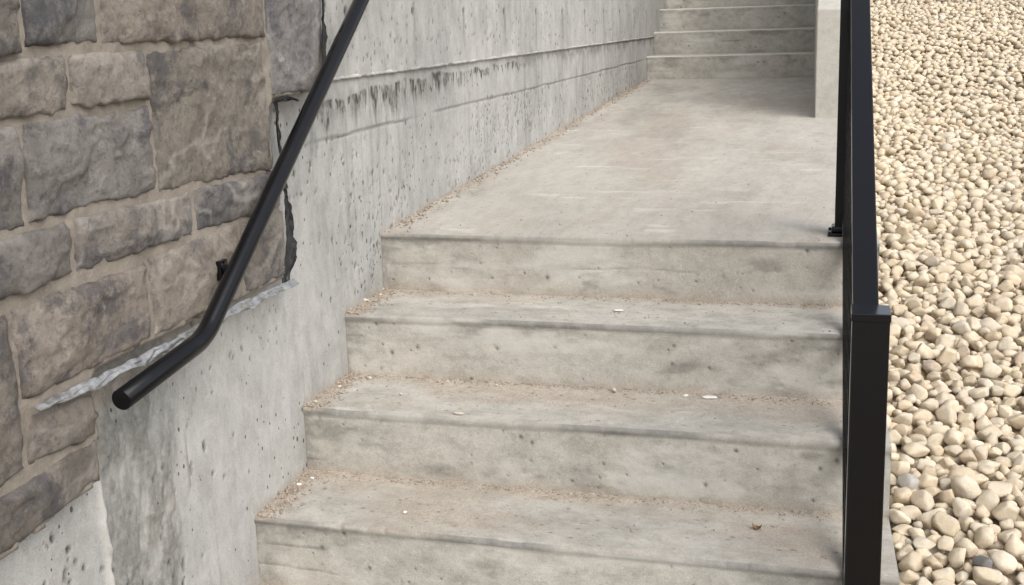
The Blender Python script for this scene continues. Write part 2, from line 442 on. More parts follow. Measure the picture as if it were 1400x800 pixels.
# cheek wall closing the upper flight on the right: block with a raking top
chk = empty('cheek_wall', (0, 0, 0)); tag(chk, 'plain pale concrete cheek wall with raking top closing the far steps', 'wall')
x0, x1 = CHX, 1.372; ztop = .646; yend = LAND+6*UT
def cheek(name, ya, yb, za, zb0, zb1, xa, xb):
    V = []
    for y, zb in ((ya, zb0), (yb, zb1)):
        d = CROT*(y-CHY); zf = za
        V += [(xa+d, y, zf), (xb+d, y, zf), (xb+d, y, zb), (xa+d, y, zb)]
    return poly_obj(name, V, [(0, 1, 2, 3), (7, 6, 5, 4), (0, 4, 5, 1), (1, 5, 6, 2), (2, 6, 7, 3), (3, 7, 4, 0)], M_CHEEK, chk, bevel=.006)
cheek('body', CHY, yend, -.3, ztop, ztop+.57*(yend-CHY), x0, x1)
cheek('arris_fillet', CHY+.03, yend, ztop-.05, ztop+.57*.03+.006, ztop+.57*(yend-CHY)+.006, x0+.002, x0+.014)

# ---------------------------------------------------------------- left concrete wall
SEAM, SEAM2 = .490, .333
def spaced(*segs): return np.unique(np.round(np.concatenate([np.arange(a, b, d) for a, b, d in segs]), 5))
wall = empty('concrete_retaining_wall', (0, 0, 0))
tag(wall, 'tall board-marked concrete wall, pitted and streaked, running beside the steps', 'wall')
wy = spaced((-2.9, -1.8, .03), (-1.8, 1.4, .0048), (1.4, 3, .0075), (3, 5.8, .014), (5.8, 8.01, .05))
wz = np.concatenate([np.arange(-1.6, -.8, .03), np.arange(-.8, SEAM-.001, .0048), [SEAM]])
Yg, Zg = np.meshgrid(wy, wz, indexing='ij')
Xg = .0022*fbm(Yg*1.7, Zg*2.5, 0, 201, 4)+.0005*fbm(Yg*16, Zg*12, 0, 204, 3)
pit = np.zeros_like(Yg); stain = np.zeros_like(Yg); lite = np.zeros_like(Yg); sandw_ = np.zeros_like(Yg)
band = sstep(-1.485, -1.455, Yg+.010*fbm(Zg*9, 0*Zg, 0, 220, 3))*(1-sstep(-1.245, -1.215, Yg+.022*fbm(Zg*7, 0*Zg, 1, 221, 3)))*(1-sstep(-.02, .04, Zg))
rough = fbm(Yg*26, Zg*13, 0, 222, 5, .6)
Xg += band*(.004+.0055*rough+.002*fbm(Yg*75, Zg*22, 0, 226, 3))
stain = np.maximum(stain, band*(.34+.48*sstep(-.45, .45, rough+.4*fbm(Yg*5, Zg*3, 0, 223, 3))))
sandw_ = np.maximum(sandw_, band*.35*sstep(-.1, .6, fbm(Yg*8, Zg*5, 0, 224, 4)))
# mortar slop hanging down the left side of the rough band
rdg = np.exp(-((Yg+1.470+.006*fbm(Zg*12, 0*Zg, 0, 230, 3))/.008)**2)*(1-sstep(-.23, -.18, Zg))
Xg += rdg*.010*(1+.4*rough); lite = np.maximum(lite, rdg*.55)
# faint form joints
for yj, za, zb, s in ((-1.163, -1.6, -.06, 1.7), (-.585, -.9, .1, .6), (.0, -.2, .33, .55), (.43, 0, .49, .5), (.60, 0, .49, .45), (-.345, -.1, .49, .6), (1.2, 0, .49, .4), (2.08, 0, .49, .5), (3.1, 0, .49, .5), (4.2, 0, .49, .5), (-2.2, -1.6, -.2, .7)):
    br = sstep(-.35, .3, fbm(Zg*7, 0*Zg+yj, 0, 240, 3))
    ln = np.exp(-((Yg-yj-.003*fbm(Zg*6, 0*Zg, 0, 241, 3))/.0048)**2)*br*(Zg > za)*(Zg < zb)*s
    Xg += ln*.0026; stain = np.maximum(stain, ln*.38)
    ln2 = np.exp(-((Yg-yj-.008)/.004)**2)*br*(Zg > za)*(Zg < zb)*s; lite = np.maximum(lite, ln2*.35)
# lower pour line with a dark groove just below it
l2 = SEAM2+.003*fbm(Yg*3, 0*Yg, 0, 250, 4); on2 = sstep(-.9, -.2, fbm(Yg*2.2, 0*Yg, 0, 251, 3)+.7*sstep(-.6, 0, Yg)-.3)*sstep(-.7, -.2, Yg)
Xg += np.where(Zg > l2, .0030, 0)*on2
g2 = np.exp(-((Zg-l2+.004)/.0034)**2)*on2; stain = np.maximum(stain, g2*(.25+.5*sstep(-.2, .5, fbm(Yg*11, 0*Yg, 0, 253, 3)))); Xg -= g2*.003
# mildew drips and painted shade below the upper ledge
ty = .463-.020*(1-sstep(-.35, .35, Yg))+.012*fbm(Yg*7, 0*Yg, 0, 260, 3)
lenq = np.clip(.050+.070*(fbm(Yg*38, 0*Yg, 0, 261, 3)), .004, .14)*(.45+1.0*(1-sstep(-.2, 1.2, Yg)))
dr = sstep(.0, .008, ty-Zg)*(1-sstep(.45, 1.0, (ty-Zg)/lenq))
dr *= sstep(-.40-.2*(1-sstep(.2, .9, Yg)), .0-.12*(1-sstep(.2, .9, Yg)), fbm(Yg*62, Zg*20, 0, 262, 4))*sstep(-.52, -.36, Yg)*(1-sstep(1.5, 2.3, Yg))
dr2 = np.exp(-((Zg-.415)/.045)**2)*sstep(-.55, -.35, Yg)*(1-sstep(.3, 1.4, Yg))*sstep(-.6, .5, fbm(Yg*30, Zg*9, 0, 268, 4)); stain = np.maximum(stain, np.maximum(dr*.95, dr2*.58)); pit = np.maximum(pit, sstep(.45, .95, dr)*.8*sstep(-.1, .4, fbm(Yg*80, Zg*40, 0, 266, 2)))
far = sstep(.9, 2.2, Yg)*np.exp(-((Zg-.462)/.032)**2)*sstep(-.5, .4, fbm(Yg*18, Zg*14, 0, 265, 4)); stain = np.maximum(stain, far*.75)
ledge_shade = sstep(-.35, -.2, Yg)*sstep(.455, .47, Zg)*(1-sstep(.9, 1.6, Yg)); stain = np.maximum(stain, ledge_shade*.10)  # shade of the overhanging ledge, painted through the stain mask
# long faint runs below the drips
dr3 = sstep(.18, .45, fbm(Yg*115, Zg*3, 0, 272, 3))*sstep(.0, .01, ty-Zg)*(1-sstep(.3, 1.0, (ty-Zg)/(.05+.07*np.abs(fbm(Yg*20, 0*Yg, 0, 273, 2)))))*sstep(-.5, -.4, Yg)*(1-sstep(.6, 1.6, Yg)); stain = np.maximum(stain, dr3*.8)
rn_ = sstep(.40, .75, fbm(Yg*55, Zg*.9, 0, 270, 3))*sstep(-.25, .2, Zg-.12+.1*fbm(Yg*9, 0*Yg, 0, 271, 2))*.34*sstep(-.5, -.2, Yg); stain = np.maximum(stain, rn_)
ft = SLOPE*np.clip(Yg, 0, 9)+np.where(Yg < 0, np.floor(Yg/TR)*RH, 0)
sandw_ = np.maximum(sandw_, .55*(1-sstep(.002, .030, Zg-ft+.014*fbm(Yg*20, Zg*10, 0, 275, 3)))*(Zg > ft-.01))
# blow holes
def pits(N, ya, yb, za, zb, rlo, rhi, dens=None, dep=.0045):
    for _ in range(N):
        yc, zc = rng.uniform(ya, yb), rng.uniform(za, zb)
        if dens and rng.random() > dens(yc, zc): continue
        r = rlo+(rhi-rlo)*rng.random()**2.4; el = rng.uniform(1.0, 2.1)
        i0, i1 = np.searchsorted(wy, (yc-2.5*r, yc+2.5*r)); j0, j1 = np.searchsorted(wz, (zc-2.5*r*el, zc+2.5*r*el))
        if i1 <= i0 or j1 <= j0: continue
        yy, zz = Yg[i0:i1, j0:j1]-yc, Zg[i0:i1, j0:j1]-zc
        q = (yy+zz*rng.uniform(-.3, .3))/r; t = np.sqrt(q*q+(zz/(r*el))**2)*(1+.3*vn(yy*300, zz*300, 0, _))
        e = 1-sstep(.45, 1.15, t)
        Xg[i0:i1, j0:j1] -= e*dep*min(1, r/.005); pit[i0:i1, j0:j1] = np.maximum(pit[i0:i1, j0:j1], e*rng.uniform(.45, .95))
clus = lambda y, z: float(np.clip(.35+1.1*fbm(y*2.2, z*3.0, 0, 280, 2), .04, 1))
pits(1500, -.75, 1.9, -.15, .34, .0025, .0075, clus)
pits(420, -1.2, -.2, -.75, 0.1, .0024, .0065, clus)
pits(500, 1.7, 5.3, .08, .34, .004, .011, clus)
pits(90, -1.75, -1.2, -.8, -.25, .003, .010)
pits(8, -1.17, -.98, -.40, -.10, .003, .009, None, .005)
lp = np.stack([Xg, Yg, Zg], -1)
lp[:, -1, 0] = .002
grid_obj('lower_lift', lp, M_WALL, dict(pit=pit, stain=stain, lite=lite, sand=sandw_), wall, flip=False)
# upper lift set back 14 mm, with rust-grey streaks below each tie hole
uz = np.concatenate([[SEAM+.0005], np.arange(SEAM+.004, .80, .0055), np.arange(.80, 2.41, .04)])
uy = spaced((-2.9, -1.2, .04), (-1.2, 1.5, .0065), (1.5, 3, .009), (3, 5.8, .014), (5.8, 8.01, .05))
Yu, Zu = np.meshgrid(uy, uz, indexing='ij')
Xu = .013+.0022*fbm(Yu*1.3, Zu*2, 0, 301, 4)
st = np.zeros_like(Yu); pt = np.zeros_like(Yu); li = np.zeros_like(Yu)
for k, yk in enumerate(np.arange(-2.35, 7.5, .54)):
    wdt = .013+.010*np.clip((.66-Zu)/.2, 0, 1)+.004*fbm(Zu*16, 0*Zu, 0, 310+k, 3)
    s_ = np.exp(-((Yu-yk-.008*fbm(Zu*5, 0*Zu, 0, 320+k, 2))/wdt)**2)*(Zu < .69)*sstep(.50-.04*(k % 3), .66, Zu+.05*fbm(Yu*50, 0*Yu, 0, 330, 2))
    st = np.maximum(st, s_*.62)
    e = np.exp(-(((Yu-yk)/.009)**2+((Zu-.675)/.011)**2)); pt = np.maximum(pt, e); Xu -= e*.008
    s2 = np.exp(-((Yu-yk-.27)/.02)**2)*.20*(Zu < .78)*sstep(-.3, .4, fbm(Yu*40, Zu*2, 0, 350, 3)); st = np.maximum(st, s2)
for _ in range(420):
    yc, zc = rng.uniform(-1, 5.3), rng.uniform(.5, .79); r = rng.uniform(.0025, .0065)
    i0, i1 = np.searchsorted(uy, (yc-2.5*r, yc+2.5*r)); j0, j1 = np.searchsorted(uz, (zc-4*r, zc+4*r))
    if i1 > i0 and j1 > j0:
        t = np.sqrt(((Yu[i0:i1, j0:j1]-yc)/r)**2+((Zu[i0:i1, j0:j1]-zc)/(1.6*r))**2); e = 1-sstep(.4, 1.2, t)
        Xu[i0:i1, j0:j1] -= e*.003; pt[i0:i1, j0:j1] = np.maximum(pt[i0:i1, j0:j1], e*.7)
li = np.maximum(li, sstep(.2, .8, fbm(Yu*7, Zu*22, 0, 340, 4))*np.exp(-(Zu-SEAM)/.018)*.8)
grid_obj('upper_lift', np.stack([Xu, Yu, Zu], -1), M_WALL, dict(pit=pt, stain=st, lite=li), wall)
# the ragged ledge between the two lifts
ly = spaced((-2.9, -.6, .02), (-.6, 2.5, .006), (2.5, 5.6, .012), (5.6, 8, .05))
e1 = fbm(ly*14, 0*ly, 0, 360, 4); e2 = fbm(ly*40, 0*ly, 0, 361, 3)
prof = [(.008, .010), (.0138+.0010*e2, .005+.003*e1), (.0150+.0022*e1, .001+.0016*e2), (.0140+.0022*e1, -.003+.0018*e2), (.006, -.003+.0014*e1), (-.006, -.002)]
LP = np.stack([np.stack([np.broadcast_to(a, ly.shape), ly, SEAM+np.broadcast_to(b, ly.shape)], -1) for a, b in prof], 1)
grid_obj('ledge', LP, M_WALL, dict(lite=np.repeat((.02+.42*sstep(.1, .6, e2)*sstep(-.2, .5, e1))[:, None], len(prof), 1)), wall, flip=True)
poly_obj('wall_core', box_verts(-.32, -.045, -2.9, 8.0, -1.6, 2.42), BOXF, M_WALL, wall)

# ================================================================== STONE VENEER
VX = .052                                                   # face of the veneer
ven = empty('stone_veneer', (0, 0, 0))
tag(ven, 'grey-brown split-face stone veneer with mortar joints fixed to the concrete wall', 'veneer')
def wp(px, py): q = on(px, py, 0, VX); return (q[1], q[2])
QPX = [  # bottom-left, bottom-right, top-right, top-left in photo pixels, tone
    ([(-60, 83), (26, 70), (24, -40), (-60, -40)], (.80, .78, .75)),
    ([(38, 62), (137, 57), (131, -40), (30, -40)], (.78, .80, .83)),
    ([(143, 60), (268, 55), (262, -40), (136, -40)], (1.05, .97, .88)),
    ([(272, 54), (363, 51), (357, -40), (267, -40)], (.95, .90, .84)),
    ([(376, 130), (437, 120), (441, -40), (363, -40)], (.92, .97, 1.08)),
    ([(-40, 167), (96, 151), (91, 78), (-40, 85)], (1.10, 1.06, 1.0)),
    ([(102, 147), (204, 136), (200, 70), (97, 77)], (1.08, 1.05, 1.02)),
    ([(223, 261), (376, 229), (361, 60), (205, 71)], (.90, .87, .80)),
    ([(-40, 333), (38, 308), (26, 174), (-40, 181)], (.90, .90, .92)),
    ([(44, 303), (218, 259), (206, 148), (33, 168)], (.90, .92, .97)),
    ([(-30, 420), (101, 374), (93, 304), (-30, 338)], (.78, .78, .80)),
    ([(110, 371), (268, 319), (263, 264), (104, 299)], (1.04, 1.02, 1.0)),
    ([(273, 317), (384, 283), (375, 236), (267, 260)], (.92, .93, .94)),
    ([(36, 548), (212, 462), (203, 361), (20, 424)], (1.14, 1.05, .98)),
    ([(217, 459), (334, 404), (327, 306), (208, 354)], (1.12, 1.05, .98)),
    ([(339, 401), (391, 377), (386, 290), (332, 305)], (.96, .94, .90)),
    ([(-50, 706), (36, 640), (13, 430), (-50, 455)], (.92, .86, .80)),
    ([(46, 634), (133, 593), (128, 541), (44, 566)], (.86, .82, .78)),
    ([(-60, 812), (139, 655), (134, 602), (-60, 722)], (.82, .79, .76)),
]
quads = [([wp(*p) for p in q], t) for q, t in QPX]
# courses that carry on above and behind the edges of the picture
ex = random.Random(3)
zlo = wp(200, -40)[1]
edgeR = wp(441, -40)[0]
z = zlo+.012
while z < 1.55:
    hh = ex.uniform(.15, .24); y = edgeR-ex.uniform(0, .05)
    while y > -2.75:
        ww = ex.uniform(.18, .42)
        quads.append(([(y-ww, z), (y, z), (y, z+hh), (y-ww, z+hh)], (ex.uniform(.85, 1.05),)*3)); y -= ww+.012
    z += hh+.012
yl = min(min(a[0] for a in q) for q, _ in quads[:19])
z = -.27
yL0 = wp(-62, 300)[0]
while z < zlo-.13:
    hh = ex.uniform(.13, .2); hh = min(hh, zlo-z); y = yL0-.02
    while y > -2.75:
        ww = ex.uniform(.18, .38)
        quads.append(([(y-ww, z), (y, z), (y, z+hh), (y-ww, z+hh)], (ex.uniform(.85, 1.05),)*3)); y -= ww+.012
    z += hh+.012
def bil(q, U, W):
    a, b, c, d = [np.array(p) for p in q]
    return ((1-U)*(1-W))[..., None]*a+(U*(1-W))[..., None]*b+(U*W)[..., None]*c+((1-U)*W)[..., None]*d
for i, (q, tone) in enumerate(quads):
    a, b, c, d = [np.array(p) for p in q]
    w1 = np.linalg.norm(b-a); h1 = np.linalg.norm(d-a)
    inview = i < 19
    stp = .0055 if inview else .016
    nu, nv = max(8, int(w1/stp)), max(8, int(h1/stp))
    U, W = np.meshgrid(np.linspace(0, 1, nu), np.linspace(0, 1, nv), indexing='ij')
    P2 = bil(q, U, W); Y, Z = P2[..., 0], P2[..., 1]
    du = np.minimum(U, 1-U)*w1; dv = np.minimum(W, 1-W)*h1
    # ragged outline
    cy_, cz_ = Y.mean(), Z.mean(); eg = np.exp(-np.minimum(du, dv)/.02)
    gr_ = np.array([(U-.5)*2*.0005, (W-.5)*2*.0015])
    Y2 = Y+gr_[0]+eg*.0045*fbm(Y*14, Z*14, i*3.1, 400, 4); Z2 = Z+gr_[1]+eg*.0045*fbm(Y*14, Z*14, i*3.1, 410, 4)
    dm = np.minimum(du, dv)+.004*fbm(Y*40, Z*40, i, 415, 2)
    prof_ = .86*sstep(-.005, .004, dm)+.14*sstep(.0, .022, dm)
    base = .036+.0165*prof_
    # split face: a few slanting planes plus fine roughness
    f = np.zeros_like(Y)+.010
    R_ = random.Random(50+i)
    for j in range(9):
        th = R_.uniform(0, 6.28); gy_, gz_ = math.cos(th)*R_.uniform(.02, .16), math.sin(th)*R_.uniform(.03, .20)
        pl = .013+gy_*(Y-cy_-R_.uniform(-.4, .4)*w1)+gz_*(Z-cz_-R_.uniform(-.4, .4)*h1)
        f = np.minimum(f, pl+.004*fbm(Y*10, Z*10, j+i, 420, 4, .6))
    f = np.maximum(f, -.004)
    rid = 1-np.abs(fbm(Y*7+i, Z*9, i*1.7, 430, 3))
    f = f+.0018*sstep(.86, 1.0, rid)+.0032*fbm(Y*8, Z*8, i*2.3, 440, 6, .55)+.0020*fbm(Y*38, Z*38, i, 445, 4, .6)
    stp_ = fbm(Y*5, Z*11, i*4.1, 443, 4); f = f+.0035*sstep(.02, .07, stp_)-.0035*sstep(.38, .43, stp_)
    X = base+f*prof_
    ridge_light = sstep(.84, .99, rid)*prof_*sstep(-.2, .5, fbm(Y*6, Z*6, i, 447, 2))+.8*np.exp(-(dv*(W > .5)+9*(W <= .5)+.004*fbm(Y*30, Z*30, 0, 448, 2))/.007)*prof_*sstep(-.2, .4, fbm(Y*7, 0*Y, i, 449, 2))  # highlights on ridges and upper edges, painted as paler stone
    # skirt so each stone is a block let into the mortar
    P = np.stack([X, Y2, Z2], -1)
    P = np.concatenate([P[:1]*[0, 1, 1]+[.006, 0, 0], P, P[-1:]*[0, 1, 1]+[.006, 0, 0]], 0)
    P = np.concatenate([P[:, :1]*[0, 1, 1]+[.006, 0, 0], P, P[:, -1:]*[0, 1, 1]+[.006, 0, 0]], 1)
    o = grid_obj('stone', P, M_STONE, dict(ridge_light=np.pad(np.clip(ridge_light, 0, 1), 1)), ven)
    tm = sum(tone)/3; o.color = tuple(tm*1.14+.75*(v-tm) for v in tone)+(1,)
# mortar: one rough sheet that fills the joints and follows the stepped outline
my, mz = np.arange(-2.8, -.25, .007), np.arange(-.42, 1.6, .007)
MY, MZ = np.meshgrid(my, mz, indexing='ij'); ins = np.zeros(MY.shape, bool)
for i, (q, _) in enumerate(quads):
    q = np.array(q); e = .011; ok = np.ones(MY.shape, bool)
    for k in range(4):
        p, r_ = q[k], q[(k+1) % 4]; d_ = (r_-p)/np.linalg.norm(r_-p)
        ok &= ((MZ-p[1])*d_[0]-(MY-p[0])*d_[1]) > -(e+.004*fbm(MY*25, MZ*25, 0, 470, 2))
    ins |= ok
def dil(a):
    b = a.copy()
    for ax in (0, 1):
        for sh in (-1, 1): b |= np.roll(a, sh, ax)
    return b
for _ in range(3): ins = dil(ins)
for _ in range(3): ins = ~dil(~ins)
MXx = .0435+.0025*fbm(MY*20, MZ*20, 0, 480, 4)+.0012*fbm(MY*90, MZ*90, 0, 481, 2)
n, m = MY.shape
Q = grid_quads(n, m); fi = ins.ravel()[Q].all(1); Q = Q[fi]
Vm = np.stack([MXx, MY, MZ], -1).reshape(-1, 3)
cnt = {}
for q in Q:
    for k in range(4):
        e = (int(q[k]), int(q[(k+1) % 4])); cnt[e] = 1
bnd = [e for e in cnt if (e[1], e[0]) not in cnt]
used = {}; extra = []; EQ = []
for a_, b_ in bnd:
    for v_ in (a_, b_):
        if v_ not in used: used[v_] = len(Vm)+len(extra); p = Vm[v_].copy(); p[0] = -.012; extra.append(p)
    EQ.append((b_, a_, used[a_], used[b_]))
Vm = np.concatenate([Vm, np.array(extra)]); Q = np.concatenate([Q, np.array(EQ)])
keep = np.unique(Q); re = np.zeros(len(Vm), int); re[keep] = np.arange(len(keep))
link(bpy.data.objects.new('mortar', np_mesh('mortar', Vm[keep], re[Q], M_MORTAR)), ven)

# crumpled foil flashing along the stepped lower edge, black membrane up the right edge
def ribbon(name, pts, wid, mat, seed, xo=.058, amp=.006, drop=(0, -1), lean=-.010):
    """pts: photo pixels along the top edge; wid: width in metres; hangs along drop (y,z)"""
    C_ = np.array([on(px, py, 0, xo)[1:] for px, py in pts]); seg = np.r_[0, np.cumsum(np.linalg.norm(np.diff(C_, axis=0), axis=1))]
    s = np.arange(0, seg[-1], .004); cy_, cz_ = np.interp(s, seg, C_[:, 0]), np.interp(s, seg, C_[:, 1])
    W_ = np.interp(s, seg, wid) if not np.isscalar(wid) else np.full(s.shape, wid)
    t = np.linspace(0, 1, 9)[None, :]; s2 = s[:, None]+0*t
    W2 = W_[:, None]*(1+.30*fbm(s2*12, 0*s2, 0, seed, 3))
    edge = .0015*fbm(s2*25, t*1.5, 0, seed+1, 3)
    cr = 1-2*np.abs(fbm(s2*15+t*1.2, t*1.6, 0, seed+2, 3, .6)); X = xo+amp*cr*(.35+t)+lean*t
    Y = cy_[:, None]+drop[0]*W2*t+edge; Z = cz_[:, None]+drop[1]*W2*t+edge
    P = np.stack([X, Y, Z], -1)
    B = P.copy(); B[..., 0] -= .0016
    o = grid_obj(name, np.concatenate([P, B[:, ::-1]], 1), mat, None, ven)
    return o
f1 = ribbon('flashing', [(46, 556), (120, 521), (200, 482), (270, 444), (330, 413), (402, 380)], [.005, .014, .019, .020, .020, .012], M_FOIL, 500, xo=.060, amp=.006, lean=.008)
f1['label'] = 'crumpled silver foil flashing along the lower edge'
m1 = ribbon('membrane', [(388, 258), (390, 300), (392, 345), (388, 388)], [.014, .044, .058, .030], M_MEMB, 520, xo=.044, amp=.009, drop=(1, -.15))
m1['label'] = 'torn black membrane strip along the edge'
ribbon('membrane', [(376, 140), (379, 180), (384, 225), (389, 262)], [.022, .024, .022, .024], M_MEMB, 530, xo=.030, drop=(1, 0))
ribbon('membrane', [(441, -30), (441, 30), (441, 70), (440, 105)], [.020, .024, .045, .02], M_MEMB, 540, xo=.030, drop=(1, 0))
ribbon('membrane', [(376, 136), (390, 131), (402, 133), (412, 136)], [.010, .014, .008, .006], M_MEMB, 550, xo=.044, drop=(0, -1))

# ================================================================== WALL HANDRAIL
HX = .100
hr = empty('wall_handrail', (0, 0, 0)); tag(hr, 'round black steel handrail fixed to the wall, bent level at its lower end', 'handrail')
def hp(px, py): return on(px, py, 0, HX)
e0, bend, top = hp(166, 547), hp(279, 463), hp(487, 15)
dtop = (top-bend)/np.linalg.norm(top-bend); dlo = (e0-bend)/np.linalg.norm(e0-bend)
pts = [e0]
b0, b1 = bend+dlo*.040, bend+dtop*.040
for t in np.linspace(0, 1, 9): pts.append((1-t)**2*b0+2*t*(1-t)*bend+t*t*b1)
end = bend+dtop*((1.05-bend[2])/dtop[2]); pts.append(end-dtop*.05)
for t in np.linspace(.2, 1, 5): pts.append((1-t)**2*(end-dtop*.05)+2*t*(1-t)*end+t*t*(end+np.array([0, .05, 0])))
pts.append(end+np.array([0, .32, 0]))
tube('rail', pts, .0205, M_PAINT, hr, n=28)
def bracket(w_, c):
    """w_: centre of the wall plate, c: point on the rail axis; tapered arm between them"""
    x, y, z = w_
    o = poly_obj('bracket', box_verts(x-.008, x+.004, y-.016, y+.016, z-.022, z+.022), BOXF, M_PAINT, hr, bevel=.002)
    V = [(x+.0035, y+a, z+b) for a, b in ((-.011, -.015), (.011, -.015), (.011, .013), (-.011, .013))]
    V += [(c[0]-.012, c[1]+a, c[2]+b) for a, b in ((-.012, -.016), (.010, -.014), (.010, .006), (-.012, .004))]
    poly_obj('arm', V, [(0, 1, 2, 3), (7, 6, 5, 4), (0, 4, 5, 1), (1, 5, 6, 2), (2, 6, 7, 3), (3, 7, 4, 0)], M_PAINT, o, bevel=.002)
    for dz in (-.017, .017):
        poly_obj('screw', box_verts(x+.0042, x+.0065, y-.003, y+.003, z+dz-.003, z+dz+.003), BOXF, M_PAINT, o, bevel=.0008)
bracket(on(305, 369, 0, .062), hp(326, 384))
c2 = bend+dtop*((.93-bend[2])/dtop[2]); bracket(np.array([.017, c2[1]-.01, c2[2]-.03]), c2)

# ================================================================== RIGHT HAND RAILING
rl = empty('stair_railing', (0, 0, 0)); tag(rl, 'black square-post metal railing down the open side of the steps', 'railing')
PR = -.008
PF = -1.12                                                   # front face of the lower post
a_, b_ = on(1164.5, 430, 1, PF), on(1218.5, 430, 1, PF)
px0, px1, pzt = a_[0]+.001, b_[0]-.001, a_[2]-.001
pd = .070
post = poly_obj('post', box_verts(px0, px1, PF, PF+pd, -4*RH+.0015, pzt), BOXF, M_PAINT, rl, bevel=.003)
post['label'] = 'thick lower end post with flat cap'
poly_obj('cap', box_verts(px0-.0016, px1+.0016, PF-.0018, PF+pd+.0016, pzt-.012, pzt+.0030), BOXF, M_PAINT, post, bevel=.0015)
poly_obj('base_plate', box_verts(px0-.022, px1+.010, PF-.022, PF+pd+.022, -4*RH-.003, -4*RH+.009), BOXF, M_PAINT, post, bevel=.002)
RS = .60
r0 = on(1166, 418, 1, PF+pd)[0]; r1 = on(1202, 418, 1, PF+pd)[0]
rz = pzt-.004
P2Y = .10
poly_obj('top_rail', box_verts(r0, r1, PF+pd+.0002, P2Y, rz-.040, rz, PR, RS), BOXF, M_PAINT, rl, bevel=.003)
bx0, bx1 = 1.3905, 1.3995
BROT = -.0105
def rail_z(y): return rz+RS*(y-(PF+pd))
brz = -.70
poly_obj('bottom_rail', box_verts(bx0-.001+.0, bx1+.016, PF+pd+.0002, P2Y, rz+brz-.03, rz+brz, BROT, RS), BOXF, M_PAINT, rl, bevel=.002)
poly_obj('middle_rail', box_verts(bx0+.002, bx1+.010, PF+pd+.0002, P2Y, rz-.150, rz-.135, BROT, RS), BOXF, M_PAINT, rl, bevel=.0015)
y = PF+pd+.105
while y < P2Y-.03:
    dx = BROT*(y-(PF+pd)); zt_, zb_ = rail_z(y)-.036, rail_z(y)+brz-.002
    poly_obj('baluster', box_verts(bx0+dx, bx1+dx, y-.006, y+.006, zb_, zt_), BOXF, M_PAINT, rl)
    y += .1
p2 = poly_obj('post', box_verts(1.3565, 1.3985, P2Y+.0004, P2Y+.0425, .001, rail_z(P2Y)+.06), BOXF, M_PAINT, rl, bevel=.002)
p2['label'] = 'slim upper post bolted to the landing'
poly_obj('cap', box_verts(1.3555, 1.3995, P2Y-.0008, P2Y+.0435, rail_z(P2Y)+.052, rail_z(P2Y)+.064), BOXF, M_PAINT, p2, bevel=.001)
poly_obj('base_plate', box_verts(1.338, 1.417, P2Y-.018, P2Y+.061, .0015, .012), BOXF, M_PAINT, p2, bevel=.003)
poly_obj('base_collar', box_verts(1.347, 1.408, P2Y-.009, P2Y+.052, .011, .030), BOXF, M_PAINT, p2, bevel=.006, seg=3)
for bxp, byp in ((1.3435, P2Y-.012), (1.4115, P2Y-.012), (1.3435, P2Y+.055), (1.4115, P2Y+.055)):
    poly_obj('bolt', box_verts(bxp-.004, bxp+.004, byp-.004, byp+.004, .0118, .017), BOXF, M_PAINT, p2, bevel=.0015)

# ================================================================== PEBBLES
def ico(sub):
    import bmesh
    bm = bmesh.new(); bmesh.ops.create_icosphere(bm, subdivisions=sub, radius=1.0)
    V = np.array([v.co[:] for v in bm.verts]); F = np.array([[v.index for v in f.verts] for f in bm.faces]); bm.free(); return V, F
ICO = {s: ico(s) for s in (1, 2, 3, 4)}
NV = 18
def pebble_shape(V, k):
    r_ = np.random.default_rng(900+k); P = V.copy()
    d = 1+.16*fbm(P[:, 0]*1.1+k*5, P[:, 1]*1.1, P[:, 2]*1.1, 600+k, 2)
    P = P*d[:, None]
    for j in range(r_.integers(8, 15)):                      # worn flats
        nn = r_.normal(size=3); nn /= np.linalg.norm(nn); h = r_.uniform(.48, .78) if k % 3 == 0 else r_.uniform(.56, .88)
        s = P@nn; over = np.maximum(s-h, 0); P = P-np.outer(over*(.96 if k % 3 == 0 else .88), nn)
    P = P*(1+.030*fbm(P[:, 0]*3.5, P[:, 1]*3.5, P[:, 2]*3.5+k, 640+k, 3))[:, None]
    P = P/np.abs(P).max(0)*.97
    return P
SHAPE = {s: [pebble_shape(ICO[s][0], k) for k in range(NV)] for s in ICO}
def xmax(y): return 1.344+.178*(y+3.23)+.45
pk = random.Random(21)
cell = .11; H = {}; peb = []
Y0, Y1 = -1.75, 9.4
def tryput(x, y, r, kf):
    cx_, cy_ = int(x/cell), int(y/cell)
    for i in (cx_-1, cx_, cx_+1):
        for j in (cy_-1, cy_, cy_+1):
            for (a, b, c) in H.get((i, j), ()):
                if (a-x)**2+(b-y)**2 < (kf*(r+c))**2: return False
    H.setdefault((cx_, cy_), []).append((x, y, r)); return True
for rr, dens, kf in ((.0330, 18, .9), (.0280, 240, .86), (.0235, 800, .83), (.019, 1500, .80), (.015, 1900, .78), (.012, 1500, .76)):
    y = Y0
    nb = int((Y1-Y0)/.25)
    for b in range(nb):
        ya = Y0+b*.25; xa = float(xr(ya)); wd = xmax(ya)-xa
        dn = dens*(1 if ya < 4 or rr > .018 else .35)
        for _ in range(int(dn*wd*.25)):
            yy = ya+pk.random()*.25; r = rr*pk.uniform(.88, 1.12); xx = float(xr(yy))+r*.75+pk.random()*wd
            if tryput(xx, yy, r, kf): peb.append((xx, yy, r, 0))
low = []
for b in range(int((4.5-Y0)/.052)):                        # hidden lower course that fills the gaps
    yy = Y0+b*.052; xx = float(xr(yy))+.03
    while xx < xmax(yy):
        low.append((xx+pk.uniform(-.015, .015), yy+pk.uniform(-.015, .015), pk.uniform(.022, .031), 1)); xx += .052
allp = peb+low
A = np.array(allp); N = len(A)
pr = np.random.default_rng(5)
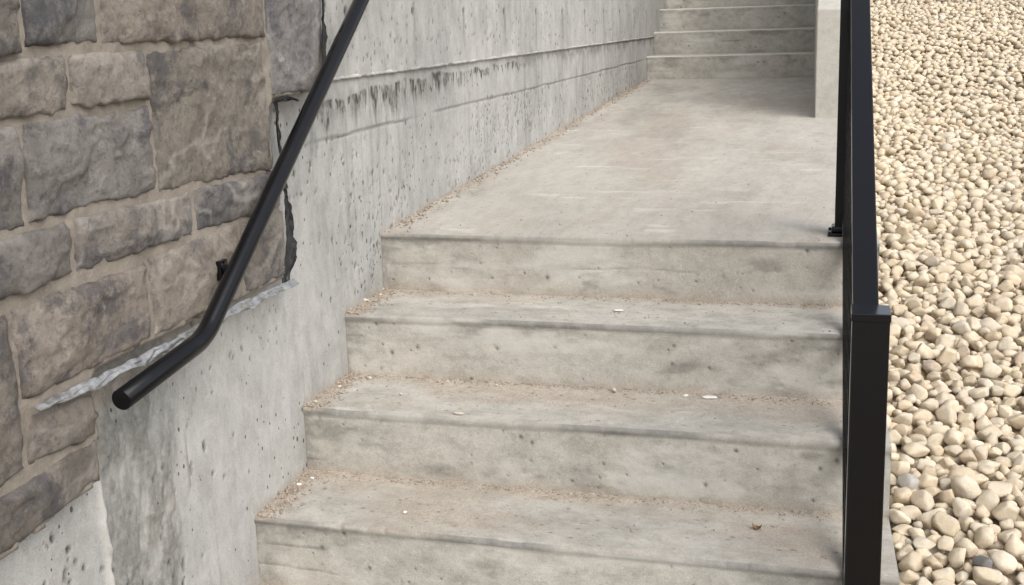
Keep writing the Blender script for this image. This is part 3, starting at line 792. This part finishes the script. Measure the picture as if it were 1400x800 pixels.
yaw = pr.uniform(0, 2*np.pi, N); tilt = pr.normal(0, .55, N); tdir = pr.uniform(0, 2*np.pi, N)
sx = A[:, 2]*pr.uniform(1.02, 1.36, N); sy_ = A[:, 2]*pr.uniform(.86, 1.10, N); sz = A[:, 2]*pr.uniform(.68, 1.0, N)
zb = terrain(A[:, 0], A[:, 1])
cz = zb+sz*.55+A[:, 2]*pr.uniform(-.15, .55, N)
cz = np.where(A[:, 3] > 0, zb-.013, cz)
# stones lying against the flight spill over its edge
var = pr.integers(0, NV, N)
tones = np.array([(.68, .595, .465), (.665, .57, .43), (.695, .625, .51), (.60, .50, .375), (.67, .575, .46), (.59, .53, .44)])
TN = ['pale cream', 'warm sand coloured', 'creamy white', 'tan', 'pinkish cream', 'greyish beige']
ti = pr.choice(6, N, p=[.40, .26, .17, .06, .08, .03]); tint = tones[ti]*pr.uniform(.84, 1.02, N)[:, None]
def rotm(i):
    return Matrix.Rotation(tilt[i], 3, Vector((math.cos(tdir[i]), math.sin(tdir[i]), 0)))@Matrix.Rotation(yaw[i], 3, 'Z')
PJ = project(np.stack([A[:, 0], A[:, 1], cz], -1))
pxr = A[:, 2]*FPX/PJ[:, 2]
vis = (PJ[:, 0] > 1216) & (PJ[:, 0] < 1412) & (PJ[:, 1] > -5) & (PJ[:, 1] < 812) & (A[:, 3] == 0)
order = np.argsort(-np.where(vis, pxr, 0))[:300]
single = set(order.tolist())
HI = [np_mesh('pebble', SHAPE[3][k], None, M_PEB1, T=ICO[3][1]) for k in range(NV)]
special = None
grey2 = min(single, key=lambda i: (PJ[i, 0]-1236)**2+(PJ[i, 1]-668)**2)
dist_g = min(single, key=lambda i: (PJ[i, 0]-1338)**2+(PJ[i, 1]-762)**2)
for i in order.tolist():
    o = bpy.data.objects.new('pebble', HI[var[i]]); COL.objects.link(o)
    o.location = (A[i, 0], A[i, 1], cz[i]); o.rotation_euler = rotm(i).to_euler(); o.scale = (sx[i], sy_[i], sz[i])
    o.color = (*tint[i], 1)
    size = 'large' if A[i, 2] > .0262 else ('medium-sized' if A[i, 2] > .019 else 'small')
    el = sx[i]/sy_[i]; shp = 'elongated' if el > 1.36 else ('roundish' if el < 1.1 else 'blocky')
    where = 'lying against the concrete edge beside the railing' if A[i, 0]-float(xr(A[i, 1])) < .075 else 'in the stone bed beside the railing'
    if i == dist_g:
        o.color = (.20, .195, .195, 1); o.scale = (.034, .022, .020); o.location.z += .016
        tag(o, 'single dark grey pebble among the cream ones by the railing post', 'pebble', 'pebbles beside the railing')
    elif i == grey2:
        o.color = (.43, .42, .395, 1); o.scale = (.040, .034, .026)
        tag(o, 'light grey rough stone beside the foot of the black railing post', 'stone', 'pebbles beside the railing')
    else:
        tag(o, '%s %s %s pebble %s' % (size, shp, TN[ti[i]], where), 'pebble', 'pebbles beside the railing')
Vs, Fs, Ts, off = [], [], [], 0
for i in range(N):
    if i in single: continue
    d = PJ[i, 2]
    lv = 2 if (d < 4.6 and A[i, 3] == 0 and PJ[i, 0] < 1480 and PJ[i, 1] < 900) else 1
    V = SHAPE[lv][var[i]]*np.array([sx[i], sy_[i], sz[i]])
    V = V@np.array(rotm(i)).T+np.array([A[i, 0], A[i, 1], cz[i]])
    Vs.append(V); Fs.append(ICO[lv][1]+off); off += len(V); Ts.append(np.repeat(tint[i][None], len(V), 0))
me = np_mesh('pebble_mass', np.concatenate(Vs), None, M_PEB2, T=np.concatenate(Fs))
ca = me.color_attributes.new('tint', 'FLOAT_COLOR', 'POINT'); tc = np.concatenate(Ts); ca.data.foreach_set('color', np.c_[tc, np.ones(len(tc))].astype(np.float32).ravel())
pm = link(bpy.data.objects.new('pebble_mass', me))
tag(pm, 'countless smaller and farther cream pebbles filling the bed', 'pebbles', kind='stuff')

# ================================================================== LOOSE BITS ON THE STEPS
def chip(name, px, py, zplane, size, mat, label, cat, group=None, flat=.35, seed=0):
    c = on(px, py, 2, zplane+.001)
    V = SHAPE[2][seed % NV]*np.array([size, size*.62, size*flat]); a = seed*1.3
    R2 = np.array([[math.cos(a), -math.sin(a), 0], [math.sin(a), math.cos(a), 0], [0, 0, 1]])
    if flat < .25: R2 = np.eye(3)
    V = V@R2.T; V[:, 2] -= V[:, 2].min()
    o = link(bpy.data.objects.new(name, np_mesh(name, V, None, mat, T=ICO[2][1]))); o.location = c
    return tag(o, label, cat, group)
Z1, Z2, Z3 = -RH, -2*RH, -3*RH
chip('paint_flake', 846, 425, Z1, .017, M_WHITE, 'white flake on the tread just below the landing', 'flake', flat=.12, seed=1)
chip('paint_flake', 970, 544, Z2, .024, M_WHITE, 'long white flake against the riser on the second tread down', 'flake', flat=.12, seed=2)
chip('paint_flake', 938, 542, Z2, .010, M_WHITE, 'small white flake beside the long white flake', 'flake', flat=.3, seed=3)
chip('stone_chip', 839, 536, Z2, .011, M_CHIP, 'cream stone chip in the sand at the back of the second tread', 'stone chip', flat=.55, seed=4)
chip('paint_flake', 627, 566, Z2, .018, M_CHIP, 'pale flat flake at the worn edge of the second tread', 'flake', flat=.12, seed=5)
chip('paint_flake', 554, 702, Z3, .008, M_WHITE, 'tiny white crumb in the middle of the third tread', 'crumb', flat=.4, seed=6)
g = 'stone chips in the corners of the treads'
for j, (px, py, zz, s, lb) in enumerate([
        (427, 655, Z3, .0070, 'white stone chip in the wall corner of the third tread'), (409, 664, Z3, .0075, 'white stone chip in the wall corner of the third tread'),
        (431, 551, Z2, .0120, 'broad pale stone chip at the wall end of the second tread edge'), (522, 397, Z1, .0090, 'cream stone chip in the wall corner under the landing'),
        (520, 405, Z1, .0095, 'cream stone chip in the wall corner under the landing'), (500, 413, Z1, .0125, 'flat cream stone chip by the wall on the first tread'),
        (478, 424, Z1, .0080, 'cream stone chip at the wall end of the first tread edge'), (505, 518, Z2, .0085, 'cream stone chip in the sand by the wall on the second tread'),
        (465, 530, Z2, .0085, 'cream stone chip in the sand by the wall on the second tread'), (548, 540, Z2, .007, 'small tan stone chip lying out on the second tread'),
        (612, 523, Z2, .006, 'small pale stone chip at the foot of the second riser'), (680, 528, Z2, .007, 'rounded tan stone chip at the foot of the second riser')]):
    chip('stone_chip', px, py, zz, s, M_WHITE if 'white' in lb else M_CHIP, lb, 'stone chip', g, .5, 7+j)
# a curled dry leaf on the third tread
c = on(1035, 723, 2, Z3+.001); s = np.linspace(0, 1, 14); t = np.linspace(-1, 1, 7)
Sg, Tg = np.meshgrid(s, t, indexing='ij')
wd = .008*np.sin(np.pi*np.clip(Sg, .03, .97))**.8*(1+.2*fbm(Sg*9, Tg, 0, 3, 2))
ang = (Sg-.5)*3.6
LX, LZ = .011*np.sin(ang), .010-.010*np.cos(ang)+.002*np.abs(Tg)
lf = np.stack([c[0]+LX, c[1]+wd*Tg, c[2]+.0006+LZ], -1); lb_ = lf.copy(); lb_[..., 2] += .0008
leaf = grid_obj('dry_leaf', np.concatenate([lf, lb_[:, ::-1]], 1), M_LEAF)
tag(leaf, 'curled brown dry leaf on the third tread', 'leaf')
# grit swept against risers and wall: uncountable
gr = np.random.default_rng(31); Vs, Fs, off = [], [], 0
V1 = np.array([(1, 0, 0), (-1, 0, 0), (0, 1, 0), (0, -1, 0), (0, 0, 1), (0, 0, -1)], float)
F1 = np.array([(0, 2, 4), (2, 1, 4), (1, 3, 4), (3, 0, 4), (2, 0, 5), (1, 2, 5), (3, 1, 5), (0, 3, 5)])
def grain(x, y, z, r):
    global off
    V = (V1+gr.normal(0, .18, (6, 3)))*np.array([r*gr.uniform(.8, 1.6), r*gr.uniform(.8, 1.3), r*gr.uniform(.5, .9)])
    a = gr.uniform(0, 6.3); c_, s_ = math.cos(a), math.sin(a); V = V@np.array([[c_, s_, 0], [-s_, c_, 0], [0, 0, 1]])
    Vs.append(V+[x, y, z+r*.35]); Fs.append(F1+off); off += 6
for k in range(1, 5):
    y0, z0 = -k*TR, -k*RH
    for _ in range(1700):
        x = gr.uniform(0, 1.36); lo = .6+.5*float(vn(x*2.3, k*3.7, 0, 41))
        if gr.random() > lo: continue
        grain(x, y0+TR-abs(gr.normal(0, .020))+.002, z0+.002, gr.choice([.0012, .0016, .0024, .0034], p=[.45, .33, .17, .05]))
    for _ in range(650):
        grain(abs(gr.normal(0, .030))+.002, y0+gr.uniform(.005, TR), z0+.002, gr.choice([.0014, .002, .003, .0045], p=[.4, .3, .2, .1]))
    for _ in range(260):
        grain(gr.uniform(0, 1.4), y0+gr.uniform(.01, TR), z0+.001, gr.choice([.001, .0015, .0024], p=[.6, .3, .1]))
for _ in range(1500):
    yy = gr.uniform(0.01, 5.2)**1.0; grain(abs(gr.normal(0, .028))+.002, yy, SLOPE*yy+.002, gr.choice([.0015, .0024, .004, .006], p=[.4, .3, .22, .08]))
for _ in range(420):
    yy = 5.2*gr.random()**1.6+.02; grain(gr.uniform(0, 1.36), yy, SLOPE*yy+.001, gr.choice([.0012, .002, .003], p=[.6, .3, .1]))
gt = link(bpy.data.objects.new('grit', np_mesh('grit', np.concatenate(Vs), None, M_GRIT, T=np.concatenate(Fs), smooth=False)))
tag(gt, 'sandy brown grit gathered along the backs of the treads and the wall', 'grit', kind='stuff')
